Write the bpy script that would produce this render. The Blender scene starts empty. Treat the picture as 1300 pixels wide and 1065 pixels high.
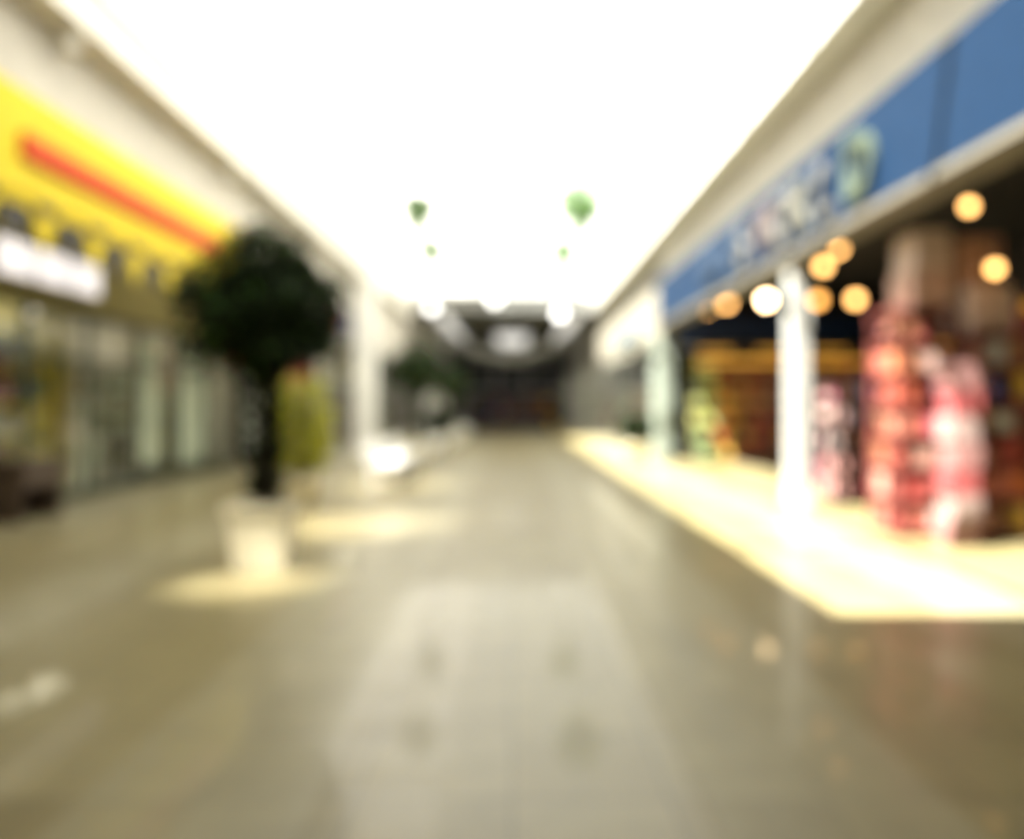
import bpy, bmesh, math, random
from mathutils import Vector, Matrix
random.seed(7)
S = bpy.context.scene
S.view_settings.view_transform = 'Standard'
S.view_settings.look = 'None'
S.view_settings.exposure = 0.95

# ------------------------------------------------------------------ materials
MATS = {}
def mat(name, col, rough=0.6, var=0.12, scale=6.0, emis=0.0, ecol=None, metal=0.0, spec=0.4):
    if name in MATS: return MATS[name]
    m = bpy.data.materials.new(name); m.use_nodes = True
    nt = m.node_tree; b = nt.nodes['Principled BSDF']
    n = nt.nodes.new('ShaderNodeTexNoise'); n.inputs['Scale'].default_value = scale
    n.inputs['Detail'].default_value = 4
    tc = nt.nodes.new('ShaderNodeTexCoord'); nt.links.new(tc.outputs['Object'], n.inputs['Vector'])
    r = nt.nodes.new('ShaderNodeValToRGB')
    r.color_ramp.elements[0].position = .3; r.color_ramp.elements[1].position = .7
    r.color_ramp.elements[0].color = (*[c*(1-var) for c in col], 1)
    r.color_ramp.elements[1].color = (*[min(1, c*(1+var)) for c in col], 1)
    nt.links.new(n.outputs['Fac'], r.inputs['Fac']); nt.links.new(r.outputs['Color'], b.inputs['Base Color'])
    b.inputs['Roughness'].default_value = rough; b.inputs['Metallic'].default_value = metal
    b.inputs['Specular IOR Level'].default_value = spec
    if emis > 0:
        b.inputs['Emission Color'].default_value = (*(ecol or col), 1)
        b.inputs['Emission Strength'].default_value = emis
    MATS[name] = m; return m

def glass_mat(name, tint, gl=0.08):
    m = bpy.data.materials.new(name); m.use_nodes = True
    nt = m.node_tree; nt.nodes.clear()
    o = nt.nodes.new('ShaderNodeOutputMaterial'); mx = nt.nodes.new('ShaderNodeMixShader')
    t = nt.nodes.new('ShaderNodeBsdfTransparent'); g = nt.nodes.new('ShaderNodeBsdfGlossy')
    t.inputs['Color'].default_value = (*tint, 1); g.inputs['Roughness'].default_value = .03
    mx.inputs[0].default_value = gl
    nt.links.new(t.outputs[0], mx.inputs[1]); nt.links.new(g.outputs[0], mx.inputs[2]); nt.links.new(mx.outputs[0], o.inputs[0])
    MATS[name] = m; return m
def opal_mat():  # diffusing sheet added to stop direct sun and spread it
    m = bpy.data.materials.new('added_sun_diffuser'); m.use_nodes = True
    nt = m.node_tree; nt.nodes.clear()
    o = nt.nodes.new('ShaderNodeOutputMaterial'); mx = nt.nodes.new('ShaderNodeMixShader')
    t = nt.nodes.new('ShaderNodeBsdfTranslucent'); d = nt.nodes.new('ShaderNodeBsdfDiffuse')
    t.inputs['Color'].default_value = (.40, .395, .37, 1); d.inputs['Color'].default_value = (.8, .8, .78, 1)
    mx.inputs[0].default_value = .2
    nt.links.new(t.outputs[0], mx.inputs[1]); nt.links.new(d.outputs[0], mx.inputs[2]); nt.links.new(mx.outputs[0], o.inputs[0])
    return m

def floor_mat():
    m = bpy.data.materials.new('polished_floor_tiles'); m.use_nodes = True
    nt = m.node_tree; b = nt.nodes['Principled BSDF']; L = nt.links
    tc = nt.nodes.new('ShaderNodeTexCoord')
    br = nt.nodes.new('ShaderNodeTexBrick'); br.offset = 0; br.inputs['Scale'].default_value = 1
    br.inputs['Brick Width'].default_value = .6; br.inputs['Row Height'].default_value = .6
    br.inputs['Mortar Size'].default_value = .006
    br.inputs['Color1'].default_value = (.166, .134, .060, 1); br.inputs['Color2'].default_value = (.203, .170, .084, 1)
    br.inputs['Mortar'].default_value = (.11, .092, .05, 1)
    L.new(tc.outputs['Object'], br.inputs['Vector'])
    sp = nt.nodes.new('ShaderNodeSeparateXYZ'); L.new(tc.outputs['Object'], sp.inputs[0])
    w = nt.nodes.new('ShaderNodeMath'); w.operation = 'PINGPONG'; w.inputs[1].default_value = 1.2
    L.new(sp.outputs['X'], w.inputs[0])
    gt = nt.nodes.new('ShaderNodeMath'); gt.operation = 'GREATER_THAN'; gt.inputs[1].default_value = .75
    L.new(w.outputs[0], gt.inputs[0])
    ml = nt.nodes.new('ShaderNodeMath'); ml.operation = 'MULTIPLY'; ml.inputs[1].default_value = .22
    L.new(gt.outputs[0], ml.inputs[0])
    mx = nt.nodes.new('ShaderNodeMix'); mx.data_type = 'RGBA'
    L.new(ml.outputs[0], mx.inputs['Factor']); L.new(br.outputs['Color'], mx.inputs['A']); mx.inputs['B'].default_value = (.36, .34, .25, 1)
    nz = nt.nodes.new('ShaderNodeTexNoise'); nz.inputs['Scale'].default_value = 3; nz.inputs['Detail'].default_value = 6
    L.new(tc.outputs['Object'], nz.inputs['Vector'])
    mx2 = nt.nodes.new('ShaderNodeMix'); mx2.data_type = 'RGBA'; mx2.blend_type = 'OVERLAY'; mx2.inputs['Factor'].default_value = .25
    L.new(mx.outputs['Result'], mx2.inputs['A']); L.new(nz.outputs['Fac'], mx2.inputs['B'])
    L.new(mx2.outputs['Result'], b.inputs['Base Color'])
    b.inputs['Roughness'].default_value = .40; b.inputs['Specular IOR Level'].default_value = .3
    b.inputs['Coat Weight'].default_value = .19; b.inputs['Coat Roughness'].default_value = .05
    return m

cream = mat('cream_plaster', (.50, .47, .41), .7)
darkened = mat('darkened_plaster', (.20, .18, .14), .7)  # plaster colour darkened to offset sunlight and cut bounce
white = mat('white_paint', (.8, .79, .75), .5)
colm = mat('column_paint', (.36, .355, .33), .5)
trimw = mat('trim_white', (.66, .64, .58), .5)
grey = mat('grey_plaster', (.13, .13, .12), .7)
dark = mat('dark_ceiling', (.012, .010, .009), .9)
black = mat('black_panel', (.02, .018, .02), .6)
blue = mat('blue_sign_board', (.0065, .019, .044), .6, .08, spec=.05)
yellow = mat('yellow_sign_board', (.68, .52, .03), .6, .06, spec=.1)
red = mat('red_sign_band', (.56, .07, .015), .6, .08, spec=.1)
green_f = mat('dark_green_frame', (.05, .06, .04), .4)
ol = mat('olive_panel', (.34, .30, .12), .6)
palegreen = mat('pale_green_panel', (.68, .72, .62), .5)
sage = mat('sage_panel', (.17, .19, .155))
wood = mat('dark_wood', (.07, .045, .03), .5, .3, 12)
leafd = mat('dark_leaf', (.014, .026, .007), .7, .4, 20, spec=.15)
leafg = mat('green_leaf', (.09, .22, .02), .5, .4, 20)
leafy = mat('yellow_green_leaf', (.42, .42, .04), .5, .3, 20)
bark = mat('bark', (.05, .035, .025), .8, .3, 15)
soil = mat('soil', (.03, .02, .015), .9, .4, 30)
potm = mat('cream_ceramic', (.74, .68, .49), .4)
steel = mat('brushed_steel', (.5, .5, .5), .35, .1, 10, metal=1)
dblue = mat('navy_panel', (.01, .035, .12), .5)
warm = mat('warm_bulb', (1, .55, .18), emis=5.0, ecol=(1, .50, .15))
warmhot = mat('hot_bulb', (1, .8, .5), emis=17, ecol=(1, .66, .34))
warmdim = mat('dim_bulb', (1, .5, .1), emis=3.4, ecol=(1, .45, .10))
lampw = mat('white_globe', (1, 1, 1), emis=3.0, ecol=(1, .98, .93))
panelw = mat('light_panel', (1, 1, 1), emis=.5, ecol=(1, .97, .9))
panelg = mat('shop_fill_panel', (1, 1, 1), emis=8.0, ecol=(1, .92, .74))  # added glow that brightens the shop interiors
paneld = mat('soffit_fill_panel', (1, 1, 1), emis=2.2, ecol=(1, .92, .74))  # added weaker glow for the recess before the left shop
warmstrip = mat('warm_strip_light', (1, .6, .15), emis=.4, ecol=(1, .45, .06))
lightbox = mat('lightbox_face', (1, .95, .97), emis=.5, ecol=(1, .95, .98))
skg = glass_mat('skylight_glass', (.97, .98, .97), .03)
wing = glass_mat('shopfront_glass', (.93, .94, .90), .08)
opal = opal_mat()
flm = floor_mat()

# ------------------------------------------------------------------ mesh builder
class MB:
    def __init__(s): s.bm = bmesh.new(); s.m = []
    def mi(s, m):
        if m not in s.m: s.m.append(m)
        return s.m.index(m)
    def box(s, x0, x1, y0, y1, z0, z1, m):
        if x0 > x1: x0, x1 = x1, x0
        i = s.mi(m)
        v = [s.bm.verts.new(p) for p in [(x0,y0,z0),(x1,y0,z0),(x1,y1,z0),(x0,y1,z0),(x0,y0,z1),(x1,y0,z1),(x1,y1,z1),(x0,y1,z1)]]
        for f in [(0,3,2,1),(4,5,6,7),(0,1,5,4),(1,2,6,5),(2,3,7,6),(3,0,4,7)]:
            fc = s.bm.faces.new([v[k] for k in f]); fc.material_index = i
    def poly(s, pts, m):
        fc = s.bm.faces.new([s.bm.verts.new(p) for p in pts]); fc.material_index = s.mi(m)
    def lathe(s, c, prof, m, n=20, square=False):
        i = s.mi(m); rings = []
        if square: n = 4
        for r, z in prof:
            rings.append([s.bm.verts.new((c[0]+r*math.cos(2*math.pi*k/n+(math.pi/4 if square else 0))*(1.414 if square else 1),
                                          c[1]+r*math.sin(2*math.pi*k/n+(math.pi/4 if square else 0))*(1.414 if square else 1), c[2]+z)) for k in range(n)])
        for a, b in zip(rings, rings[1:]):
            for k in range(n):
                f = s.bm.faces.new([a[k], a[(k+1)%n], b[(k+1)%n], b[k]]); f.material_index = i; f.smooth = not square
        for rr, rev in ((rings[0], True), (rings[-1], False)):
            f = s.bm.faces.new(rr[::-1] if rev else rr); f.material_index = i
    def sphere(s, c, r, m, sub=2, sq=(1,1,1)):
        i = s.mi(m)
        g = bmesh.ops.create_icosphere(s.bm, subdivisions=sub, radius=r, matrix=Matrix.Translation(c) @ Matrix.Diagonal((*sq, 1)))
        for v in g['verts']:
            for f in v.link_faces: f.material_index = i; f.smooth = True
    def tube(s, pts, rads, m, n=8):
        i = s.mi(m); rings = []
        for k, p in enumerate(pts):
            p = Vector(p); d = (Vector(pts[min(k+1, len(pts)-1)]) - Vector(pts[max(k-1, 0)])).normalized()
            a = d.orthogonal().normalized(); b = d.cross(a)
            rings.append([s.bm.verts.new(p + rads[k]*(a*math.cos(2*math.pi*j/n)+b*math.sin(2*math.pi*j/n))) for j in range(n)])
        for a, b in zip(rings, rings[1:]):
            best = min(range(n), key=lambda o: sum((a[j].co-b[(j+o)%n].co).length for j in range(n)))
            for j in range(n):
                f = s.bm.faces.new([a[j], a[(j+1)%n], b[(j+1+best)%n], b[(j+best)%n]]); f.material_index = i; f.smooth = True
    def leaf(s, p, d, L, W, m):
        i = s.mi(m); d = d.normalized(); a = d.cross(Vector((random.random()-.5, random.random()-.5, random.random()-.5))).normalized()
        n = d.cross(a)*.12*L
        v = [s.bm.verts.new(q) for q in (p, p+d*L*.5+a*W/2+n, p+d*L, p+d*L*.5-a*W/2+n)]
        f = s.bm.faces.new(v); f.material_index = i
    def done(s, name, parent=None, loc=(0,0,0)):
        me = bpy.data.meshes.new(name)
        s.bm.normal_update(); s.bm.to_mesh(me); s.bm.free()
        for m in s.m: me.materials.append(m)
        o = bpy.data.objects.new(name, me); S.collection.objects.link(o); o.location = loc
        if parent: o.parent = parent
        return o
def empty(name, loc=(0,0,0)):
    e = bpy.data.objects.new(name, None); S.collection.objects.link(e); e.location = loc; e.empty_display_size = .2
    return e

YE = 60; YS = 36.4; Y0 = 3.95; ZS = 6.6; XL = -4.9; XR = 4.1; ST = (YS-Y0)/12
# ------------------------------------------------------------------ shell
f = MB(); f.box(-11.4, 10.5, -4.3, YE+.3, -.2, 0, flm); f.done('floor')
w = MB()
w.box(XL-.3, XL, -4, 20, 4.63, 6.9, cream)
w.box(XL-.3, XL, 20, YE, 3.5, 6.9, cream)
w.box(-11.4, -11.1, -4, YE, 0, 4.9, ol)
w.box(-11.1, XL, 20, 20.25, 0, 4.63, cream)
w.done('wall_left')
w = MB()
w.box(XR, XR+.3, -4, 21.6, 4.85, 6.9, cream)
w.box(XR, XR+.3, 21.6, YE, 3.5, 6.9, darkened)  # same wall, colour darkened because sun falls on this stretch
w.box(10.2, 10.5, -4, YE, 0, 4.9, black)
w.box(XR+.3, 10.2, 21.6, 21.85, 0, 4.7, dark)
w.box(XR-.02, XR+.7, 21.6, 23.0, 0, 3.5, sage)
w.done('wall_right')
w = MB(); w.box(-11.4, 10.5, YE, YE+.3, 0, 6.9, grey)
w.done('wall_far')
w = MB(); w.box(-11.4, 10.5, -4.3, -4, 0, 6.9, darkened); w.done('wall_back')  # darkened colour here and on the near ceiling reduces bounced light
c = MB()
c.box(XL-.3, XR+.3, -4.3, Y0, ZS+.05, 6.95, darkened)
c.box(XL-.3, XR+.3, YS, YE+.3, 5.9, 6.95, grey)
c.box(-11.4, XL-.3, -4.3, YE+.3, 4.63, 4.9, trimw)
c.box(XR+.3, 10.5, -4.3, 21.7, 4.7, 4.9, dark)
c.box(XR+.3, 10.5, 21.7, YE+.3, 4.7, 4.9, trimw)
c.done('ceiling')
t = MB(); t.box(XL, -4.5, -4, YS, 5.5, ZS+.05, trimw); t.box(-4.5,-4.42,-4,YS,5.95,6.05,white); t.done('trim_1')
t = MB(); t.box(3.6, XR, -4, YS, 5.8, ZS+.05, trimw); t.box(3.52,3.6,-4,YS,6.1,6.2,white); t.done('trim_2')
# skylight
k = MB()
for i in range(13):
    y = Y0+ST*i
    k.box(-4.5, 3.6, y-.04, y+.04, ZS+.05, ZS+.22, white)
for x in (-4.5, -3.0, -1.42, .3, 1.95, 3.55): k.box(x-.025, x+.025, Y0, YS, ZS+.10, ZS+.2, white)
k.box(-1.42, 4.1, Y0, YS, ZS+.235, ZS+.25, skg)
k.poly([(-4.9, Y0, ZS+.24), (-1.42, Y0, ZS+.24), (-1.42, YS, ZS+.24), (-4.9, YS, ZS+.24)], opal)  # opal left half put in to confine the sun patch
k.done('skylight')

# ------------------------------------------------------------------ signs
def text(body, size, m, loc, side, parent, ext=.04, name='letters'):
    cu = bpy.data.curves.new(name, 'FONT'); cu.body = body; cu.size = size; cu.extrude = ext; cu.offset = .015
    cu.materials.append(m)
    o = bpy.data.objects.new(name, cu); S.collection.objects.link(o)
    if side > 0: R = Matrix(((0,0,-1),(-1,0,0),(0,1,0)))
    else: R = Matrix(((0,0,1),(1,0,0),(0,1,0)))
    o.matrix_world = Matrix.Translation(loc) @ R.to_4x4()
    o.parent = parent
    return o
e = empty('blue_shop_sign')
b = MB(); b.box(XR-.12, XR+.3, -3, 21.6, 3.70, 4.85, blue); b.box(XR-.16, XR+.3, -3, 21.6, 3.62, 3.70, mat('sign_edge_trim', (.13,.115,.085))); b.done('sign_board', e)
cols = [mat('letter_cream', (.10,.095,.075), spec=.1), mat('letter_green', (.065,.08,.055), spec=.1), mat('letter_white', (.105,.10,.09), spec=.1), mat('letter_pink', (.09,.07,.065), spec=.1), mat('letter_paleblue', (.03,.045,.07), spec=.1)]
yy = 16.2
for ch, ci in zip('KIDSWORLD', (4,4,4,2,3,2,0,2,1)):
    text(ch, 1.0, cols[ci], (XR-.17, yy, 3.90), 1, e, name='letter'); yy -= .86
e = empty('yellow_shop_sign')
b = MB(); b.box(XL-.3, XL+.06, -3, 14.2, 3.6, 4.63, yellow)
b.box(XL-.3, XL+.12, 7.75, 12.8, 3.95, 4.2, red)
b.done('sign_board', e)
b = MB()
b.box(XL-.02, XL+.03, -3, 14.2, 3.5, 3.6, yellow)
yy = -3
kk = 0
while yy < 14.1:
    b.poly([(XL+.01, yy, 3.5), (XL+.01, yy+.5, 3.5), (XL+.01, yy+.25, 3.08)], black if kk % 2 else yellow)
    if kk % 2 == 0: b.box(XL+.03, XL+.05, yy+.05, yy+.4, 3.5, 3.58, black)
    yy += .5; kk += 1
b.done('pennant_valance', e)
b = MB(); b.box(XL-.3, XL+.02, 14.2, 20, 3.6, 4.63, cream); b.done('trim_3')

# ------------------------------------------------------------------ columns
def column(x, y, w_, h, m, name='column'):
    b = MB(); r = w_/2
    b.lathe((x, y, 0), [(r*1.25, 0), (r*1.25, .12), (r, .16), (r, h-.16), (r*1.2, h-.1), (r*1.2, h)], m, 4, True)
    return b.done(name)
column(XR+.06, 11.5, .25, 3.6, colm)
for y in (43, 52): column(XR-.1, y, .45, 5.88, colm)
for y in (24.5, 43, 52): column(-4.55, y, .6, 5.48 if y < YS else 5.88, white)

# ------------------------------------------------------------------ goods racks
def pal(*c):
    out = []
    for q in c:
        out.append(mat('goods_%02d_%02d_%02d' % tuple(int(v*99) for v in q), q, .5, .25, 9))
    return out
P_red = pal((.30,.05,.04), (.34,.10,.07), (.20,.05,.04), (.36,.20,.15), (.33,.14,.09), (.22,.10,.07))
P_pink = pal((.40,.20,.18), (.42,.30,.26), (.34,.10,.13), (.42,.37,.33), (.36,.22,.20))
P_mix = pal((.42,.08,.18), (.07,.10,.32), (.42,.40,.38), (.3,.14,.08), (.4,.2,.26), (.10,.14,.35))
P_or = pal((.6,.28,.04), (.45,.12,.04), (.65,.40,.08), (.22,.08,.03))
P_br = pal((.28,.06,.03), (.2,.08,.04), (.4,.15,.06), (.5,.28,.1))
P_yg = pal((.4,.42,.1), (.5,.5,.2), (.25,.35,.15))
P_mag = pal((.4,.04,.16), (.5,.12,.26), (.33,.05,.13))
P_ye = pal((.6,.5,.12), (.4,.32,.1), (.5,.5,.35), (.12,.14,.08))
P_pale = pal((.5,.58,.5), (.65,.68,.6), (.3,.36,.3), (.6,.55,.4), (.12,.15,.12))
P_dk = pal((.04,.035,.04), (.1,.07,.07), (.14,.1,.14), (.2,.1,.06))
def rack(name, x0, x1, y0, y1, h, pals, axis='x', levels=5, frame=black, strip=None, cell=.22):
    b = MB(); p = .04
    for x in (x0, x1-p):
        for y in (y0, y1-p): b.box(x, x+p, y, y+p, 0, h, frame)
    if axis == 'x': b.box(x0+p, x1-p, (y0+y1)/2-.01, (y0+y1)/2+.01, .05, h, frame)
    else: b.box((x0+x1)/2-.01, (x0+x1)/2+.01, y0+p, y1-p, .05, h, frame)
    dz = (h-.1)/levels
    for l in range(levels+1):
        z = .08+l*dz
        b.box(x0, x1, y0, y1, z, z+.025, frame)
        if l == levels: break
        if strip and l == levels-1:
            b.box(x0+.05, x1-.05, y0-.03, y0+.02, z+dz-.12, z+dz-.02, strip)
        L = (x1-x0) if axis == 'x' else (y1-y0)
        a = .05
        while a < L-.1:
            wd = random.uniform(cell*.7, cell*1.3); wd = min(wd, L-.04-a)
            fr = (a+wd/2)/L
            P = pals[min(int(fr*len(pals)), len(pals)-1)]
            for side in (0, 1):
                hh = random.uniform(.55, .88)*dz; m = random.choice(P)
                if axis == 'x':
                    ya, yb = ((y0+.03, (y0+y1)/2-.03) if side == 0 else ((y0+y1)/2+.03, y1-.03))
                    xa, xb = x0+a, x0+a+wd-.02
                else:
                    xa, xb = ((x0+.03, (x0+x1)/2-.03) if side == 0 else ((x0+x1)/2+.03, x1-.03))
                    ya, yb = y0+a, y0+a+wd-.02
                if random.random() < .3:
                    r = min(xb-xa, yb-ya)/2*.95
                    hh2 = hh
                    b.lathe(((xa+xb)/2, (ya+yb)/2, z+.025), [(r*.9,0),(r,.03),(r,hh2*.7),(r*.5,hh2*.85),(r*.45,hh2)], m, 10)
                else: b.box(xa, xb, ya, yb, z+.025, z+.025+hh, m)
            a += wd
    return b.done(name)
# right shop
rack('toy_display_rack', 4.35, 5.0, 8.9, 9.6, 2.6, [P_red+P_br, P_pink+P_red], levels=7, frame=P_red[2], cell=.16)
rack('toy_display_rack', 5.1, 5.85, 8.7, 9.6, 2.3, [P_red, P_mix+P_red, P_or], levels=6, frame=P_red[2], cell=.18)
rack('toy_display_rack', 4.95, 5.75, 12.1, 12.9, 1.95, [P_pink, P_mix], levels=5)
rack('toy_display_rack', 5.6, 6.3, 15.0, 15.7, 1.35, [P_mag], levels=3)
rack('toy_display_rack', 6.3, 7.4, 12.6, 13.4, 2.6, [P_or, P_red], levels=6, strip=warmstrip)
rack('toy_display_rack', 6.2, 7.6, 9.6, 10.4, 2.8, [P_red, P_or, P_br], levels=6, strip=warmstrip, frame=P_red[2])
rack('wall_shelving', 4.85, 9.9, 20.7, 21.5, 2.75, [P_yg, P_or, P_br, P_red, P_or, P_br, P_or, P_mag, P_or], levels=6, frame=wood, strip=warmstrip)
rack('wall_shelving', 9.3, 10.1, 6.0, 20.3, 3.0, [P_br, P_red, P_or, P_br], axis='y', levels=6, frame=wood)
b = MB(); b.box(4.5, 10.1, 21.3, 21.6, 3.05, 3.85, dblue); b.box(4.5,10.1,21.28,21.32,3.02,3.07,trimw); b.done('navy_wall_panel')
b = MB()
for x in (5.0, 6.5, 8.0): b.box(x, x+.8, 20.75, 20.95, 2.9, 2.96, warmstrip)
b.box(5.0, 9.8, 20.72, 20.98, 2.96, 3.0, black)
for x in (5.2, 7.4, 9.6): b.box(x-.015, x+.015, 20.95, 21.27, 2.97, 2.99, black)
b.done('strip_light')
b = MB()
m1, m2, m3 = pal((.50,.33,.26), (.58,.44,.37), (.40,.22,.15))
b.box(4.55, 4.98, 8.95, 9.5, 2.62, 3.05, m1); b.box(4.6, 5.0, 8.97, 9.5, 3.05, 3.5, m2)
b.box(5.15, 5.6, 8.8, 9.4, 2.32, 2.85, m2); b.box(5.12, 5.5, 8.85, 9.35, 2.86, 3.4, m3)
b.box(4.75, 4.8, 8.94, 8.95, 2.62, 3.05, m3); b.box(5.32, 5.38, 8.79, 8.8, 2.32, 2.85, m1)
b.done('carton_stack')
b = MB()
m1, m2, m3 = pal((.24,.12,.11), (.27,.19,.17), (.26,.06,.06))
for i in range(7): b.box(4.64+.03*(i%2), 4.92+.03*(i%2), 8.3, 8.62, i*.28, i*.28+.27, (m1, m2, m3)[i%3])
b.done('gift_box_stack')
def pendant(x, y, z, r, m, top, name='pendant_lamp'):
    b = MB()
    b.sphere((x, y, z), r, m, 2)
    b.tube([(x, y, z+r*.9), (x, y, top)], [.012, .012], black, 6)
    b.lathe((x, y, z+r*.8), [(r*.55, 0), (r*.5, r*.5), (.02, r*.7)], black, 12)
    b.lathe((x, y, top-.03), [(.06, 0), (.06, .03)], black, 12)
    return b.done(name)
for px, py, m in [(1230,262,warm),(1064,316,warm),(1045,338,warm),(1024,330,warmdim),(1086,380,warm),(1038,381,warmdim),(973,381,warmhot),(922,384,warm),(898,390,warm)]:
    Y = 2300/(515-py); X = (px-650)/1000*Y
    pendant(X, Y, 3.8, .007*Y, m, 4.69)
pendant(5.18, 8.45, 2.97, .06, warm, 4.69)

# ------------------------------------------------------------------ left shop
def shopfront(name, side, x, y0, y1, h, step, frame, top):
    b = MB(); d = .08*side
    y = y0
    while y <= y1+.01:
        b.box(x, x+d, y-.05, y+.05, 0, h, frame); y += step
    b.box(x, x+d, y0, y1, 0, .15, frame); b.box(x, x+d, y0, y1, h-.1, h, frame); b.box(x, x+d, y0, y1, 2.2, 2.28, frame)
    b.box(x+d*.4, x+d*.5, y0, y1, .15, h-.1, wing)
    if top > h: b.box(x, x+d*2, y0, y1, h, top, ol if side < 0 else cream)
    return b.done(name)
shopfront('shopfront_window', -1, -7.0, -3.9, 19.9, 3.05, 1.7, green_f, 4.62)
rack('shop_shelf', -9.6, -8.6, 12.8, 15.0, 2.4, [P_ye], axis='y', levels=5, frame=yellow)
rack('shop_shelf', -9.0, -8.0, 16.5, 19.0, 2.2, [P_pale, P_ye], axis='y', levels=5, frame=wood)
rack('shop_shelf', -8.3, -7.4, 9.2, 12.6, 2.5, [P_ye, P_ye, P_pink, P_ye], axis='y', levels=5, frame=yellow)
b = MB()  # pale panels stand in for reflections on the shop glass
for y0, y1, z0, z1 in ((14.9, 15.9, .4, 2.7), (16.6, 18.4, .3, 2.9), (12.9, 13.4, .2, 1.6)):
    b.box(-7.14, -7.1, y0, y1, z0, z1, palegreen); b.box(-7.16, -7.14, y0-.04, y1+.04, z0-.04, z1+.04, white)
    b.box(-7.20, -7.16, (y0+y1)/2-.03, (y0+y1)/2+.03, 0, z1, steel)
b.done('window_reflection_panels')
e = empty('illuminated_sign')
b = MB(); b.box(-6.98, -6.8, 10.3, 13.0, 3.25, 3.8, steel)
for y in (10.4, 11.3, 12.2): b.box(-6.8, -6.77, y, y+.75, 3.29, 3.76, lightbox)
b.done('lightbox', e)
b = MB()  # glowing panels added to brighten the left shop and its recess
for y in range(0, 20, 5):
    for x in (-10.2, -8.4): b.box(x-.3, x+.3, y+1, y+2.6, 4.58, 4.63, panelg)
for y in (9, 14.5, 17.5): b.box(-6.2, -5.8, y, y+1.4, 4.58, 4.63, paneld)
b.done('added_fill_panels')
b = MB()
b.box(-6.75, -6.15, 9.9, 10.9, .74, .8, wood)
b.box(-6.7, -6.2, 9.95, 10.0, 0, .74, wood); b.box(-6.7, -6.2, 10.8, 10.85, 0, .74, wood); b.box(-6.7,-6.65,10.0,10.8,.2,.74,wood)
b.box(-6.2,-6.18,10.0,10.8,.45,.74,wood)
b.done('wooden_counter')
b = MB()
b.box(-6.9, -5.0, 19.9, 19.98, .1, 3.1, black); b.box(-6.7, -6.0, 19.86, 19.9, .4, 2.6, palegreen); b.box(-5.8, -5.1, 19.86, 19.9, 1.9, 3.0, pal((.45,.1,.1))[0])
b.done('poster_board')
shopfront('shopfront_window', -1, XL-.05, 20.3, YE-.1, 3.5, 2.4, steel, 3.5)
shopfront('shopfront_window', 1, XR+.05, 23.0, YE-.1, 3.5, 2.4, steel, 3.5)
for y in (22, 27, 32, 38, 45, 52):
    rack('shop_shelf', -7.4, -6.5, y, y+3, 2.3, [random.choice([P_pale, P_dk, P_pale])], axis='y', levels=4, frame=steel, cell=.4)
    rack('shop_shelf', 5.6, 6.5, y+2, y+5, 2.3, [random.choice([P_pale, P_pale, P_yg, P_pink])], axis='y', levels=4, frame=white, cell=.4)
b = MB()  # glowing panels added to light the farther shops
for y in range(22, 58, 5):
    b.box(-7.4, -5.6, y, y+1.2, 4.58, 4.63, panelg); b.box(5.0, 7.2, y+1, y+2.2, 4.65, 4.7, panelg)
b.done('added_fill_panels')
b = MB(); b.box(XL, XL+.1, 20.4, 23.6, 3.55, 4.3, dblue); b.box(XL+.1, XL+.13, 20.7, 22.2, 3.7, 4.15, red); b.done('shop_sign')
b = MB(); b.box(XR-.1, XR, 26, 30, 3.6, 4.3, sage); b.box(XR-.12, XR-.1, 26.5, 29.4, 3.8, 4.1, dblue); b.done('shop_sign')

# ------------------------------------------------------------------ corridor end
b = MB()
b.box(-1.0, 1.0, 48, 58, 5.84, 5.9, panelw)
for x in (-3.4, 3.0): b.box(x-.3, x+.3, 38, 58, 5.84, 5.9, panelw)
b.done('added_fill_panels')
b = MB()
b.box(-4.6, 4.0, 59.7, 59.99, 0, 4.6, black)
for x in (-3.6, -1.2, 1.2, 3.2): b.box(x-.06, x+.06, 59.6, 59.7, 0, 4.4, steel)
b.box(-4.4, 3.8, 59.6, 59.7, 2.6, 2.75, steel)
b.done('door_1')
rack('market_stall', -2.6, 2.8, 50, 51.2, 2.3, [P_dk, P_dk+P_mix, P_dk, P_dk+P_or], levels=3, cell=.5, frame=black)
drape = mat('grey_drape', (.38, .38, .36))
def swag(name, y, xa, xb, zt, sag):
    b = MB(); n = 24; prev = None
    for i in range(n):
        t0, t1 = i/n, (i+1)/n
        def P(t, dz): return (xa+(xb-xa)*t, y+.08*math.sin(t*40), zt-sag*4*t*(1-t)-dz)
        b.poly([P(t0, 0), P(t1, 0), P(t1, .34), P(t0, .34)], drape)
    for x in (xa, xb):
        b.box(x-.03, x+.03, y-.03, y+.03, zt-.5, 5.9, steel)
    return b.done(name)
swag('ceiling_swag_drape', 41, -3.6, 3.3, 5.6, 1.3)
swag('ceiling_swag_drape', 47, -3.6, 3.3, 5.6, 1.2)
for px, py in ((548,390),(628,380),(711,398)):
    Yb = Y0+ST*8
    X = (px-650)/1000*Yb; Z = 1.5+(515-py)/1000*Yb
    pendant(X, Yb, Z, .15, lampw, ZS+.04)

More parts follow.
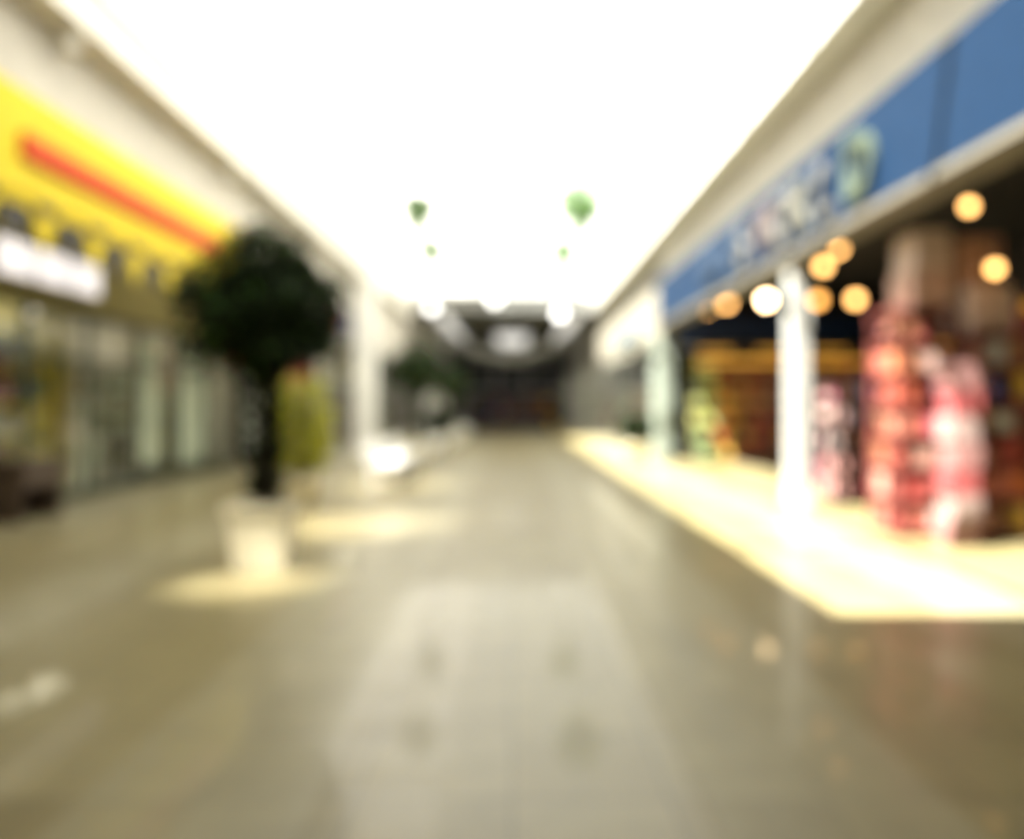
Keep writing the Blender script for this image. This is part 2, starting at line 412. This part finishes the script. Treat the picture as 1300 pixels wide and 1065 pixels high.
# ------------------------------------------------------------------ plants
def tree(name, x, y, crown_r, zc, crown_leaf, pot_w=.27, pot_h=.6, n=5200, sub=None):
    e = empty(name, (x, y, 0))
    b = MB()
    b.lathe((0,0,0), [(pot_w*.82,0),(pot_w,pot_h-.08),(pot_w*1.1,pot_h-.08),(pot_w*1.1,pot_h),(pot_w*.95,pot_h),(pot_w*.95,pot_h-.05)], potm, 4, True)
    b.box(-pot_w*.93, pot_w*.93, -pot_w*.93, pot_w*.93, pot_h-.07, pot_h-.03, soil)
    b.done('planter', e)
    b = MB()
    b.tube([(0,0,pot_h-.05),(.03,.01,pot_h+.4),(-.02,0,zc-.4),(0,0,zc)], [.08,.06,.05,.03], bark)
    b.tube([(.06,.02,pot_h-.05),(-.04,.03,pot_h+.4),(.05,-.02,zc-.4),(.02,0,zc)], [.045,.045,.04,.02], bark)
    for i in range(12):
        d = Vector((random.uniform(-1,1), random.uniform(-1,1), random.uniform(-.5,1))).normalized()*crown_r*.7
        b.tube([(0,0,zc-.3), tuple(Vector((0,0,zc-.1))+d*.5), tuple(Vector((0,0,zc))+d)], [.02,.014,.006], bark, 5)
    b.done('trunk', e)
    b = MB()
    b.sphere((0,0,zc), crown_r*.70, crown_leaf, 3, (1,1,1.05))
    for i in range(n):
        d = Vector((random.gauss(0,1), random.gauss(0,1), random.gauss(0,1))).normalized()
        lump = 1+.16*math.sin(5*d.x+2)*math.sin(4*d.y+1)*1.5+.09*math.sin(9*d.z)
        p = Vector((0,0,zc))+d*crown_r*lump*random.uniform(.64, 1.0)*(1 if random.random()<.9 else 1.14)
        b.leaf(p, d+Vector((random.gauss(0,.6), random.gauss(0,.6), random.gauss(0,.6)-.2)), random.uniform(.07,.13), random.uniform(.035,.06), crown_leaf if random.random()<.93 else leafg)
    for i in range(int(n*.12)):
        z = random.uniform(pot_h+.05, zc-crown_r*.8); a = random.uniform(0, 6.28); q = random.uniform(.02,.12)
        b.leaf(Vector((q*math.cos(a), q*math.sin(a), z)), Vector((math.cos(a), math.sin(a), random.uniform(-.5,.8))), .1, .05, crown_leaf)
    for i in range(14):
        d = Vector((random.gauss(0,1), random.gauss(0,1), random.gauss(0,1))).normalized()
        b.sphere(Vector((0,0,zc))+d*crown_r*.95, .022, red, 1)
    b.done('foliage', e)
for (x, y) in ((-2.32, 7.4), (-2.4, 20), (-2.4, 32)):
    tree('potted_ficus_tree', x, y, .66, 2.40, leafd, n=5600 if y < 10 else 2200)
def shrub(name, x, y, h, r, lm, n=900):
    e = empty(name, (x, y, 0))
    b = MB(); b.lathe((0,0,0), [(.2,0),(.28,.42),(.31,.42),(.31,.48),(.26,.48),(.26,.44)], potm, 20)
    b.lathe((0,0,.42), [(.25,0),(.25,.02)], soil, 20); b.done('planter', e)
    b = MB()
    for i in range(9):
        a = i*.7; b.tube([(.05*math.cos(a),.05*math.sin(a),.4),(r*.4*math.cos(a),r*.4*math.sin(a),h*.6),(r*.7*math.cos(a),r*.7*math.sin(a),h*.95)],[.015,.01,.005], bark, 5)
    for i in range(n):
        z = random.uniform(.55, h); rr = r*math.sin(math.pi*min(.95,(z-.4)/(h-.3)))**.6
        a = random.uniform(0, 6.28); d = Vector((math.cos(a), math.sin(a), random.uniform(-.2,.9)))
        q = math.sqrt(random.random())*rr
        b.leaf(Vector((q*math.cos(a), q*math.sin(a), z)), d, random.uniform(.18,.32), .06, lm)
    b.done('foliage', e)
shrub('potted_yellow_shrub', -3.02, 11.3, 1.85, .30, leafy, 480)
shrub('potted_shrub', 3.3, 20.7, 1.2, .32, leafd, 600)
shrub('potted_shrub', -2.4, 26, 1.3, .45, leafd, 600)
def bench(x, y, L=2.0):
    b = MB()
    b.box(x-.28, x+.28, y-L/2, y+L/2, .38, .46, white)
    for q in (-1, 1): b.box(x-.24, x+.24, y+q*(L/2-.2)-.08, y+q*(L/2-.2)+.08, 0, .38, white)
    b.box(x-.28, x-.24, y-L/2, y+L/2, .46, .8, white)
    b.done('white_bench')
for y in (15.5, 17.7, 23, 29, 36, 40): bench(-2.4, y)
def basket(x, y, z, r, n=420):
    b = MB()
    b.lathe((x,y,z-.28), [(.08,0),(.17,.1),(.2,.25),(.18,.25)], wood, 16)
    for k_ in range(3):
        a = k_*2.09; b.tube([(x+.18*math.cos(a), y+.18*math.sin(a), z-.04), (x, y, z+.4)], [.008,.008], steel, 5)
    b.tube([(x,y,z+.4),(x,y,ZS+.04)], [.008,.008], steel, 5)
    for i in range(n):
        d = Vector((random.gauss(0,1), random.gauss(0,1), random.gauss(0,.9))).normalized()
        q = d*r*random.uniform(.2,1.1)
        b.leaf(Vector((x,y,z))+q, d-Vector((0,0,.6)), .16, .07, leafg)
    for i in range(n//4):
        a = random.uniform(0,6.28); z_ = z-random.uniform(.1,.7)
        b.leaf(Vector((x+.2*math.cos(a), y+.2*math.sin(a), z_)), Vector((math.cos(a)*.3, math.sin(a)*.3, -1)), .12, .06, leafg)
    b.done('hanging_basket_plant')
yb = Y0+ST*5
basket(1.5, yb, 6.0, .44, 700); basket(-2.05, yb, 5.9, .32, 500); yb = Y0+ST*7; basket(1.5, yb, 6.0, .36, 420); basket(-2.35, yb, 6.05, .36, 420)

def added_spot(x, y, tx, ty, power, size, blend=.4):  # invented lamp and fixture, added to make bright pools on the floor
    e = empty('added_floor_spot', (x, y, 5.4))
    b = MB(); b.lathe((0,0,-.12), [(.1,0),(.08,.12),(.03,.2)], white, 16); b.done('added_housing', e)
    l = bpy.data.lights.new('added_beam', 'SPOT'); l.energy = power; l.spot_size = size; l.spot_blend = blend; l.shadow_soft_size = .2
    l.color = (1, .98, .93)
    o = bpy.data.objects.new('added_beam', l); S.collection.objects.link(o)
    d = Vector((tx, ty, 0))-Vector((x, y, 5.25)); o.rotation_euler = d.to_track_quat('-Z', 'Y').to_euler()
    o.location = (0, 0, -.15); o.parent = e
added_spot(-4.7, 4.6, -2.2, 6.7, 5200, .24, 1.0)
added_spot(-4.7, 8.4, -2.1, 10.0, 4500, .48, 1.0)
added_spot(-4.7, 13.2, -2.2, 15.0, 4500, .45, 1.0)

# ------------------------------------------------------------------ sun & sky
l = bpy.data.lights.new('sun', 'SUN'); l.energy = 26; l.angle = .009; l.color = (1, .975, .93)
o = bpy.data.objects.new('sun', l); S.collection.objects.link(o)
o.rotation_euler = Vector((.55, .25, -1)).to_track_quat('-Z', 'Y').to_euler(); o.location = (-6, 4, 14)
wd = bpy.data.worlds.new('sky'); S.world = wd; wd.use_nodes = True
bg = wd.node_tree.nodes['Background']; bg.inputs['Color'].default_value = (1, .98, .90, 1); bg.inputs['Strength'].default_value = 2.0

# ------------------------------------------------------------------ camera
cd = bpy.data.cameras.new('camera'); cam = bpy.data.objects.new('camera', cd); S.collection.objects.link(cam)
cam.location = (0, 0, 1.5); cam.rotation_euler = (math.radians(90), 0, 0)
cd.sensor_width = 36; cd.lens = 27.7; cd.shift_y = -.0135; cd.clip_start = .05; cd.clip_end = 200
cd.dof.use_dof = True; cd.dof.focus_distance = .5; cd.dof.aperture_fstop = 1.6
S.camera = cam
